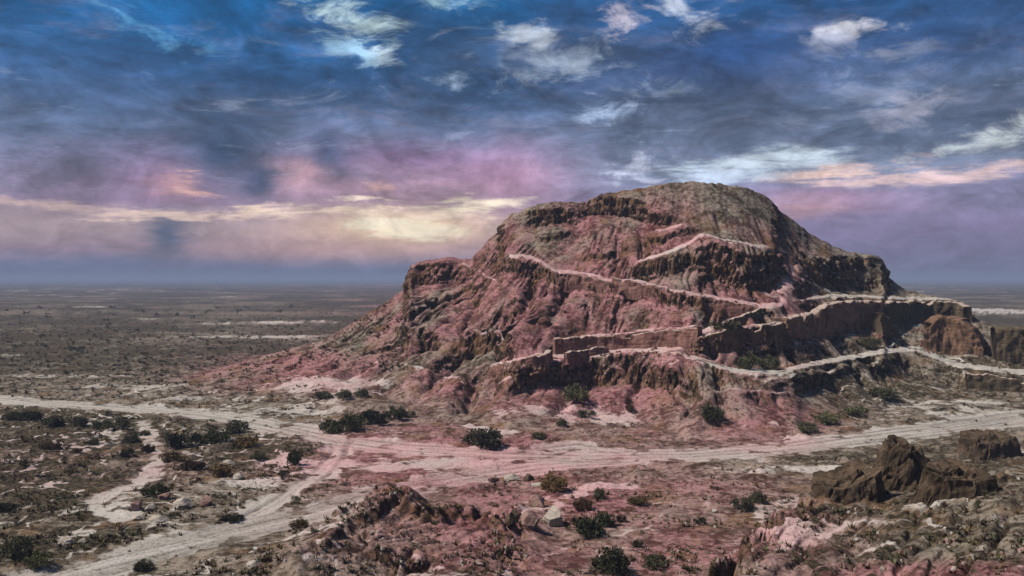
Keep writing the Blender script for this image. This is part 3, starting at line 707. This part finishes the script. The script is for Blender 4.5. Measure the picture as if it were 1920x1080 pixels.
ROCK_PINK = rock_mat('pink_rock', (.26, .15, .125, 1), (.42, .29, .25, 1), (.10, .06, .045, 1))
ROCK_DARK = rock_mat('dark_rock', (.055, .040, .026, 1), (.135, .096, .064, 1), (.018, .014, .009, 1))
def boulder_mesh(seed, mat, sub=3, flatness=.55):
    bm = bmesh.new(); bmesh.ops.create_icosphere(bm, subdivisions=sub, radius=1.0)
    co = np.array([v.co[:] for v in bm.verts]); r = np.random.default_rng(seed)
    for _ in range(13):                                     # broken facets
        n = r.normal(size=3); n /= np.linalg.norm(n); d = r.uniform(.42, .82)
        k = co @ n; co = co - np.maximum(k-d, 0)[:, None]*n[None]*.98
    o3 = r.uniform(0, 50, 3)
    q = .10*pn3(*(co*1.6+o3).T) + .07*pn3(*(co*4.2+o3).T) + .05*pn3(*(co*9+o3).T)
    co = co*(1+q)[:, None]; co[:,2] = np.where(co[:,2] < -.45, -.45, co[:,2])
    co[:,2] += .30
    for v, p in zip(bm.verts, co): v.co = p
    me = bpy.data.meshes.new('boulder'); bm.to_mesh(me); bm.free()
    me.polygons.foreach_set('use_smooth', [False]*len(me.polygons))
    me.materials.append(mat); return me
BM = {k: [boulder_mesh(200+i*7+j, m) for i in range(4)] for j, (k, m) in enumerate([('pale', ROCK_PALE), ('pink', ROCK_PINK), ('dark', ROCK_DARK)])}
rnd = random.Random(11)
def boulder(u, v, w, h, kind, label, group=None):
    p = hit(u, v); s_ = p[1]/F
    o = bpy.data.objects.new('boulder', rnd.choice(BM[kind])); COL.objects.link(o)
    o.location = (p[0], p[1], p[2]-.04); rx_ = w*s_/2
    o.scale = (rx_, rx_*rnd.uniform(.75, 1.05), h*s_/1.15); o.rotation_euler = (rnd.uniform(-.12,.12), rnd.uniform(-.15,.15), rnd.uniform(-.5,.5))
    tag(o, label, 'boulder', group); return o
for a in [(1037,982,62,34,'pale','largest pale boulder with a flat tilted top among the shrubs'),
        (995,988,46,32,'pink','brown rounded boulder left of the flat topped pale boulder'), (958,990,30,20,'dark','small dark round boulder beside the scarp'),
        (922,902,30,14,'pink','dark red flat rock at the edge of the lower track'), (962,900,34,14,'pale','pale broken rock right of the dark red flat rock'), (990,902,26,12,'dark','dark rock at the end of the row by the lower track'),
        (1012,912,36,10,'pale','white flat stone below the ochre bush by the track'), (1010,950,40,24,'pink','brown jagged rock behind the flat topped boulder'), (965,967,28,12,'dark','thin dark slab left of the boulders'),
        (283,958,26,18,'pale','round white boulder in the rocky patch on the left'), (258,955,24,24,'pink','leaning brown slab left of the round white boulder'), (310,935,28,16,'pink','tan boulder above the round white boulder'),
        (345,950,40,22,'pale','cream angular boulder right of the round white boulder'), (385,948,40,20,'pink','pinkish flat boulder at the right of the rocky patch'), (262,975,34,16,'pale','grey flat boulder below the leaning brown slab'),
        (300,978,40,14,'pale','wide low pale slab at the lower edge of the rocky patch'), (228,990,30,12,'pink','orange brown slab beside the lower track verge'), (125,1020,34,14,'pale','grey stone near the dark bush in the lower left'),
        (155,1018,22,14,'pale','small grey stone right of the lower left grey stone'), (450,898,26,12,'pale','pale angular stone on the scrubby bank left of the junction'), (430,870,26,10,'pale','flat white stone under the ochre scrub'),
        (1340,962,18,8,'pale','small white stone at the foot of the gullied bluff'), (1655,1072,14,10,'pale','white stone low on the grey shelf, bottom right'), (1145,1068,20,12,'pale','pale stone lying in front of the large dark bush'),
        (1608,1015,16,9,'pale','small pale stone on the brown slope of the shelf'), (1497,512,26,16,'pink','pink rock knob on the sandy saddle below the right crag'), (478,1062,30,14,'pale','bluish white rock at the bottom left of centre'),
        (700,1000,14,8,'pale','tiny white stone below the dark mound'), (1072,935,18,10,'pink','pinkish stone behind the boulder group')]:
    boulder(*a)
def crag(u0, u1, vt, vf, depth, elev, lean, seed, label, nside=9, top=.3):
    """a broken standing crag between bearings u0 and u1: a many-sided block split by joints, base on the ground at sight line vf"""
    p0 = hit((u0+u1)/2, vf); s_ = p0[1]/F; r = np.random.default_rng(seed)
    bm = bmesh.new(); bmesh.ops.create_icosphere(bm, subdivisions=5, radius=1.6)
    co = np.array([v.co[:] for v in bm.verts]); fs = [tuple(v.index for v in f.verts) for f in bm.faces]; bm.free()
    def cut(n, d):
        nonlocal co
        n = np.array(n)/np.linalg.norm(n); k = co @ n; co = co - np.maximum(k-d, 0)[:, None]*n[None]
    for i in range(nside):
        a = i/nside*6.283 + r.uniform(-.3, .3); e = elev + r.uniform(-.25, .25)
        cut((np.cos(a)*np.cos(e)+lean, np.sin(a)*np.cos(e), np.sin(e)), r.uniform(.62, .95))
    for i in range(7):
        n = r.normal(size=3); n[2] = abs(n[2])*.6; cut(n, r.uniform(.7, 1.0))
    cut((.18*r.normal(), -.15, 1.0), top)
    co[:,2] = np.maximum(co[:,2], -.35)
    o3 = r.uniform(0, 40, 3)
    _, wc, wr = worley(*(co*1.9+o3).T, 3); _, wc2, wr2 = worley(*(co*4.5+o3).T, 5)
    q = .09*(wr-.5) - .09*np.exp(-(wc/.06)**2) + .07*(wr2-.5) - .03*np.exp(-(wc2/.08)**2) + .05*pn3(*(co*6+o3).T) + .03*pn3(*(co*14+o3).T)
    rad = co/np.linalg.norm(co*np.array([1, 1, .7]), axis=1)[:, None]
    co = co + rad*(q*sst(co[:,2], -.4, .0))[:, None]
    mn, mx = co.min(0), co.max(0)
    co = (co-mn)/(mx-mn); co[:,0] = (co[:,0]-.5)*(u1-u0)*s_; co[:,1] = (co[:,1]-.3)*depth; co[:,2] = co[:,2]*((vf-vt)*s_+.9)-.9
    o = obj('rock_outcrop', co, fs, ROCK_DARK, smooth=False); o.location = p0; tag(o, label, 'rock'); return o
crag(1512,1690,872,938,3.4,.15,-.15,41,'square faced brown rock at the left end of the crags on the shelf')
crag(1632,1790,828,912,3.6,.55,-.3,52,'dark pointed pyramid crag standing above the pale road',7,.8)
crag(1690,1915,872,932,3.6,.45,.1,63,'broad rough dark crag right of the pointed crag',11)
crag(1796,1940,812,860,4.2,.40,0,74,'long low dark outcrop beside the pale ground at the right edge',11)
# ------------------------------------------------------------------ shrubs
def leaf_mat(name, a, b):
    m, T = new_mat(name)
    tcx = T.new('ShaderNodeTexCoord'); p = tcx.outputs['Object']; oi = T.new('ShaderNodeObjectInfo').outputs['Random']
    n1 = T.noise(p, 3.0, 4, .6)
    col = T.mix(T.mr(T.add(n1, T.mul(T.add(oi, -.5), .55)), .35, .65), a, b)
    finish(T, col, .85, None, spec=.15); return m
LEAF = {'dark': leaf_mat('dark_leaf', (.036, .036, .020, 1), (.105, .102, .056, 1)), 'green': leaf_mat('green_leaf', (.045, .050, .022, 1), (.135, .135, .065, 1)),
        'ochre': leaf_mat('ochre_leaf', (.075, .050, .018, 1), (.17, .115, .045, 1)), 'brown': leaf_mat('brown_leaf', (.050, .030, .018, 1), (.12, .070, .040, 1))}
WOOD = leaf_mat('grey_twig', (.06, .045, .032, 1), (.12, .09, .065, 1))
def shrub_meshes(seed, kind, nt):
    """unit shrub (radius 1, height 1): twigs and a crown of leaf sprays gathered in clumps"""
    r = np.random.default_rng(seed); cl = []
    nclump = max(6, min(26, nt//28))
    for _ in range(nclump):
        a = r.uniform(0, 2*np.pi); d = np.sqrt(r.uniform(0, 1))*.78; h = r.uniform(.18, .80)*np.sqrt(max(0, 1-d*d*.95))
        cl.append((d*np.cos(a), d*np.sin(a), h, r.uniform(.16, .34)))
    co, fs = [], []
    for i in range(nt):
        cx, cy, cz, cr = cl[r.integers(nclump)]
        n = r.normal(size=3); n /= np.linalg.norm(n); p = np.array([cx, cy, cz]) + n*cr*r.uniform(.3, 1.0)
        p[2] = abs(p[2])*1.0
        d = n + r.normal(size=3)*.5 + np.array([0, 0, .6]); d /= np.linalg.norm(d)
        w = np.cross(d, r.normal(size=3)); w /= np.linalg.norm(w)+1e-6
        L = r.uniform(.055, .13)*(1.0 if nt > 300 else 1.5); Wd = L*r.uniform(.28, .48); k = len(co)
        co += [p-w*Wd*.4, p+w*Wd*.4, p+d*L*.6+w*Wd, p+d*L, p+d*L*.6-w*Wd]; fs.append((k, k+1, k+2, k+3, k+4))
    me = bpy.data.meshes.new('foliage'); me.from_pydata([tuple(map(float, p)) for p in co], [], fs); me.materials.append(LEAF[kind])
    tco, tfs = [], []
    for cx, cy, cz, cr in cl[:20]:
        b0 = np.array([cx*.08, cy*.08, -.05]); b1 = np.array([cx*1.15, cy*1.15, cz*1.15+.1]); k = len(tco)
        for p, w in ((b0, .030), ((b0+b1)/2+np.array([0, 0, -.06]), .020), (b1, .008)):
            for j in range(3): tco.append(p+np.array([np.cos(j*2.1), np.sin(j*2.1), 0])*w)
        for s_ in range(2):
            for j in range(3): tfs.append((k+s_*3+j, k+s_*3+(j+1)%3, k+s_*3+3+(j+1)%3, k+s_*3+3+j))
    ms = bpy.data.meshes.new('stem'); ms.from_pydata([tuple(map(float, p)) for p in tco], [], tfs); ms.materials.append(WOOD)
    return me, ms
BIG = {k: [shrub_meshes(300+i*11+j*3, k, 2200) for i in range(3)] for j, k in enumerate(LEAF)}
SMALL = {k: [shrub_meshes(500+i*11+j*3, k, 240)[0] for i in range(4)] for j, k in enumerate(LEAF)}
prnd = random.Random(5)
def shrub(u, v, w, h, kind, label, group=None):
    p = hit(u, v); s_ = p[1]/F; sx = w*s_/2
    o = empty('desert_shrub', (p[0], p[1], p[2]-.05)); o.rotation_euler[2] = prnd.uniform(0, 6.28)
    fo, st = prnd.choice(BIG[kind])
    for nm, me in (('foliage', fo), ('stem', st)):
        c = bpy.data.objects.new(nm, me); COL.objects.link(c); c.parent = o; c.scale = (sx*.92*prnd.uniform(.9, 1.1), sx*.92, max(h*s_, .25)*.88)
    tag(o, label, 'shrub', group); return o
for a in [(905,838,96,42,'dark','large dark green bush beside the road at the centre of the hill foot'),
    (622,812,58,34,'green','leftmost bush of the long green thicket below the hill'), (662,806,64,38,'green','second bush from the left in the long green thicket'), (702,796,62,34,'dark','third bush of the long green thicket, darkest'), (740,785,56,28,'green','fourth bush of the long green thicket'), (766,782,34,15,'dark','small bush closing the right end of the green thicket'),
    (608,746,44,16,'dark','left bush of the dark row on the pale apron'), (645,744,42,18,'dark','middle bush of the dark row on the pale apron'), (678,742,38,18,'dark','right bush of the dark row on the pale apron'),
    (1008,822,38,15,'dark','low dark bush right of the large bush at the hill foot'), (1053,798,24,16,'dark','small round dark bush on the pale alcove floor'), (1080,752,62,40,'green','green bush in the hollow under the lower cliff'), (1100,782,44,18,'dark','dark flat bush at the mouth of the hollow'), (1180,772,24,18,'brown','brown bush on the slope right of the hollow'),
    (1040,920,62,44,'ochre','tall ochre bush with an upright spike beside the lower track'), (1122,936,34,26,'dark','round dark bush right of the ochre bush'), (1100,1004,86,44,'green','spreading green bush in front of the flat topped boulder'), (1135,985,52,34,'green','yellow green bush behind the spreading green bush'), (1092,955,44,26,'brown','brown bush above the flat topped boulder'),
    (1146,1072,86,58,'dark','largest dark bush at the bottom centre'), (1228,1064,62,28,'dark','low dark bush right of the largest bottom bush'), (1165,978,24,17,'dark','single small dark bush on the pink clay right of the boulders'), (1312,982,30,15,'dark','small dark bush near the foot of the gullied bluff'), (1196,944,46,18,'ochre','olive brown bush on the pink clay'), (1196,1026,22,18,'dark','small upright dark bush above the low dark bush'),
    (345,838,82,34,'dark','large dark bush left of the track fork'), (405,828,72,30,'green','green bush right of the large dark fork bush'), (440,810,60,28,'dark','dark bush touching the main road left of the fork'), (462,838,60,26,'ochre','ochre bush in the scrub left of the fork'),
    (218,803,60,27,'dark','dark bush by the bend of the main road on the left'), (186,803,46,19,'green','olive bush left of the road bend bush'), (105,800,60,26,'dark','dark bush on the left below the main road'), (60,788,54,22,'dark','dark bush near the left edge under the road'), (20,786,44,18,'green','olive bush at the left edge under the road'), (150,798,36,20,'dark','small dark bush between the left bushes under the road'),
    (240,856,38,22,'green','green bush at the head of the footpath'), (278,848,32,19,'brown','brown bush right of the footpath head'), (94,843,46,17,'brown','wide brown bush on the reddish scrub'), (175,834,26,15,'dark','round dark bush on the reddish scrub'), (146,850,28,13,'brown','small brown bush on the reddish scrub'), (246,830,36,20,'dark','dark bush above the green bush at the footpath'), (272,816,24,13,'dark','small dark bush below the road bend'),
    (322,862,62,19,'ochre','wide ochre bush right of the footpath'), (416,893,66,28,'ochre','large ochre bush with dark base on the bank'), (360,880,60,21,'brown','rust brown bush between the two ochre bushes'), (292,928,62,26,'green','green bush above the rocky patch'), (485,863,36,19,'dark','dark bush at the edge of the grey bank'), (552,872,38,36,'green','tall green bush at the tip of the grey bank'), (530,893,28,14,'dark','small dark bush below the tall green bush'),
    (12,960,44,22,'dark','dark bush cut by the left edge'), (30,1048,72,50,'dark','big dark bush in the lower left corner'), (72,1062,60,36,'green','green bush right of the big corner bush'), (270,1068,44,26,'dark','dark bush on the verge of the lower track'), (562,988,52,18,'ochre','ochre tuft beside the lower track'), (592,998,22,8,'dark','small dark tuft below the ochre tuft'), (440,978,50,18,'dark','dark low bush at the left of the lower track'),
    (1508,808,62,22,'dark','dark bush at the right foot of the pink mound'), (1552,792,70,24,'green','olive bush on the slope above the right road'), (1405,692,62,38,'green','green bush filling the hollow under the brown wall'), (1442,692,52,30,'dark','dark bush in the hollow under the brown wall, right'), (1630,652,52,26,'dark','dark bush on the slope left of the path fork'), (1662,748,72,28,'dark','dark bush below the bank on the right'), (1606,778,62,22,'green','olive bush on the grey slope by the right road'),
    (1420,942,44,28,'dark','dark bush on top of the gullied bluff'), (1392,954,52,26,'dark','dark bush at the left of the bluff top'), (1335,790,52,40,'green','green bush on the front of the pink mound'), (1360,622,70,26,'dark','dark bush in the triangle inside the ramp bend'), (1850,838,60,22,'dark','dark bush in front of the low outcrop at the right')]:
    shrub(*a)
NB = len([o for o in bpy.data.objects if o.name.startswith('desert_shrub')])
# scattered shrubs, each its own object; beyond that the scrub is one mass
CNAME = {'dark': 'dark green', 'brown': 'brown', 'green': 'olive', 'ochre': 'ochre'}
def scatter(n, u0, u1, v0, v1, wmin, wmax, kinds, label, group, pw=1.0, avoid=True):
    k = 0; tries = 0
    while k < n and tries < n*30:
        tries += 1
        u = prnd.uniform(u0, u1); v = v0 + (v1-v0)*prnd.random()**pw
        p = hit(u, v); 
        ci = int(np.clip(np.searchsorted(ucol, u), 1, NC-2)); ri = int(np.clip(np.searchsorted(rows, p[1]), 1, NR-2))
        if avoid and (trackm[ri, ci] > .25 or pl[ri, ci] > .75 or hillm[ri, ci] > .6): continue
        if face[ri, ci] > .25 and p[1] < 62: continue
        if pn2(np.array(p[0]/7), np.array(p[1]/7), 77) < prnd.uniform(-.5, .15): continue
        s_ = p[1]/F; w = prnd.uniform(wmin, wmax); kd = prnd.choice(kinds)
        o = bpy.data.objects.new('desert_shrub', prnd.choice(SMALL[kd])); COL.objects.link(o)
        o.location = (p[0], p[1], p[2]-.04); o.rotation_euler[2] = prnd.uniform(0, 6.28)
        o.scale = (w*s_/2, w*s_/2, w*s_*prnd.uniform(.35, .6)); tag(o, label.replace('COLOUR', CNAME[kd]), 'shrub', group + ', ' + CNAME[kd] + ' ones'); k += 1
scatter(78, 0, 560, 578, 690, 9, 17, ['dark','dark','dark','brown'], 'small COLOUR shrub dotting the brown plain left of the hill', 'shrubs dotting the far left plain')
scatter(22, 0, 520, 690, 745, 10, 22, ['dark','dark','green'], 'COLOUR shrub on the ground just above the left stretch of road', 'shrubs above the left road')
scatter(52, 0, 560, 775, 1000, 12, 30, ['dark','brown','green','ochre','brown'], 'knee-high COLOUR shrub in the mixed scrub left of the track fork', 'scrub left of the fork')
scatter(40, 600, 1300, 905, 1075, 9, 22, ['dark','dark','brown','ochre'], 'small COLOUR shrub on the pink broken clay of the foreground', 'small shrubs on the foreground clay')
scatter(26, 1300, 1915, 930, 1075, 8, 18, ['dark','dark','brown'], 'small COLOUR tuft on the shelf in the right foreground', 'tufts on the right shelf')
scatter(12, 980, 1280, 745, 840, 7, 15, ['dark','brown'], 'tiny COLOUR shrub on the pale floor below the lower cliff', 'tiny shrubs below the lower cliff', avoid=False)

# ground cover nobody could count: dry tufts and loose stones
def mass(name, n, zones, size, kind, mats, blades, label):
    co, fs, mi = [], [], []
    r = np.random.default_rng(len(name)*13+n)
    for u0, u1, v0, v1, share in zones:
        us = r.uniform(u0, u1, int(n*share)); vs_ = r.uniform(v0, v1, int(n*share))
        for u, v in zip(us, vs_):
            p = hit(u, v); ci = int(np.clip(np.searchsorted(ucol, u), 1, NC-2)); ri = int(np.clip(np.searchsorted(rows, p[1]), 1, NR-2))
            if trackm[ri, ci] > .3 and r.random() < .93: continue
            if pl[ri, ci] > .7 and r.random() < .6: continue
            if face[ri, ci] > .25 and p[1] < 62 and r.random() < .9: continue
            if float(pn2(np.array(p[0]/3.5), np.array(p[1]/3.5), 78)) < r.uniform(-.15, .35): continue
            s_ = size*r.uniform(.5, 1.7)*min(max(1.0, p[1]/90), 2.2)
            if kind == 'tuft':
                m = int(r.integers(len(mats)))
                for b in range(blades):
                    a = r.uniform(0, 6.28); d = np.array([np.cos(a), np.sin(a), 0]); q = np.array([-d[1], d[0], 0])
                    b0 = p + d*s_*r.uniform(0, .4) + np.array([0, 0, -.02]); tip = b0 + d*s_*r.uniform(.2, .7) + np.array([0, 0, s_*r.uniform(.3, .8)]); k = len(co)
                    co += [b0-q*s_*.14, b0+q*s_*.14, tip]; fs.append((k, k+1, k+2)); mi.append(m)
            else:
                k = len(co); a = r.uniform(0, 6.28)
                pts = [(np.cos(a+j*1.257)*s_*r.uniform(.7, 1.1), np.sin(a+j*1.257)*s_*r.uniform(.7, 1.1)) for j in range(5)]
                m = int(r.integers(len(mats)))
                co += [p+np.array([x, y, -.05]) for x, y in pts] + [p+np.array([x*.55, y*.55, s_*r.uniform(.5, .8)]) for x, y in pts]
                for j in range(5): fs.append((k+j, k+(j+1)%5, k+5+(j+1)%5, k+5+j)); mi.append(m)
                fs.append(tuple(k+5+j for j in range(5))); mi.append(m)
    me = bpy.data.meshes.new(name); me.from_pydata([tuple(map(float, p)) for p in co], [], fs)
    for m in mats: me.materials.append(m)
    me.polygons.foreach_set('material_index', np.array(mi, np.int32)); me.update()
    o = bpy.data.objects.new(name, me); COL.objects.link(o); tag(o, label, kind='stuff')
mass('dry_scrub', 20000, [(-60,760,572,700,.24),(-60,600,700,1080,.34),(600,1300,890,1080,.07),(1250,1980,860,1080,.07),(1480,1980,640,800,.06)], .26, 'tuft', [LEAF['dark'], LEAF['brown'], LEAF['ochre'], LEAF['green']], 9, 'low dry scrub scattered over the plain')
mass('rubble', 2600, [(1040,1310,640,668,.14),(915,1040,676,706,.10),(1295,1480,632,662,.12),(1476,1660,606,642,.26),(1660,1810,598,622,.12),(1725,1850,640,664,.10),(1860,1940,655,676,.06),(1036,1420,530,592,.10)], .16, 'stone', [MUD_RED, MUD_BROWN, MUD_RUST], 0, 'fallen mud brick rubble strewn along the feet of the walls')
mass('loose_stones', 2200, [(100,600,860,1080,.2),(600,1300,880,1080,.35),(1250,1980,900,1080,.3),(560,1300,700,840,.15)], .10, 'stone', [ROCK_PALE, ROCK_PINK, ROCK_DARK], 0, 'loose stones strewn over the broken ground')


# ------------------------------------------------------------------ air
hm, H = new_mat('haze')
pv = H.new('ShaderNodeVolumePrincipled'); pv.inputs['Color'].default_value = (0.36, 0.45, 0.66, 1); pv.inputs['Density'].default_value = 0.00046
pv.inputs['Anisotropy'].default_value = 0.0
ho = H.new('ShaderNodeOutputMaterial'); H.l.new(pv.outputs[0], ho.inputs['Volume'])
me = bpy.data.meshes.new('haze'); bm = bmesh.new(); bmesh.ops.create_cube(bm, size=1.0); bm.to_mesh(me); bm.free()
me.materials.append(hm); hz_o = bpy.data.objects.new('haze', me); COL.objects.link(hz_o)
hz_o.scale = (30000, 30000, 38.0); hz_o.location = (0, 0, -2.2 + 19.0)
hz_o['kind'] = 'stuff'
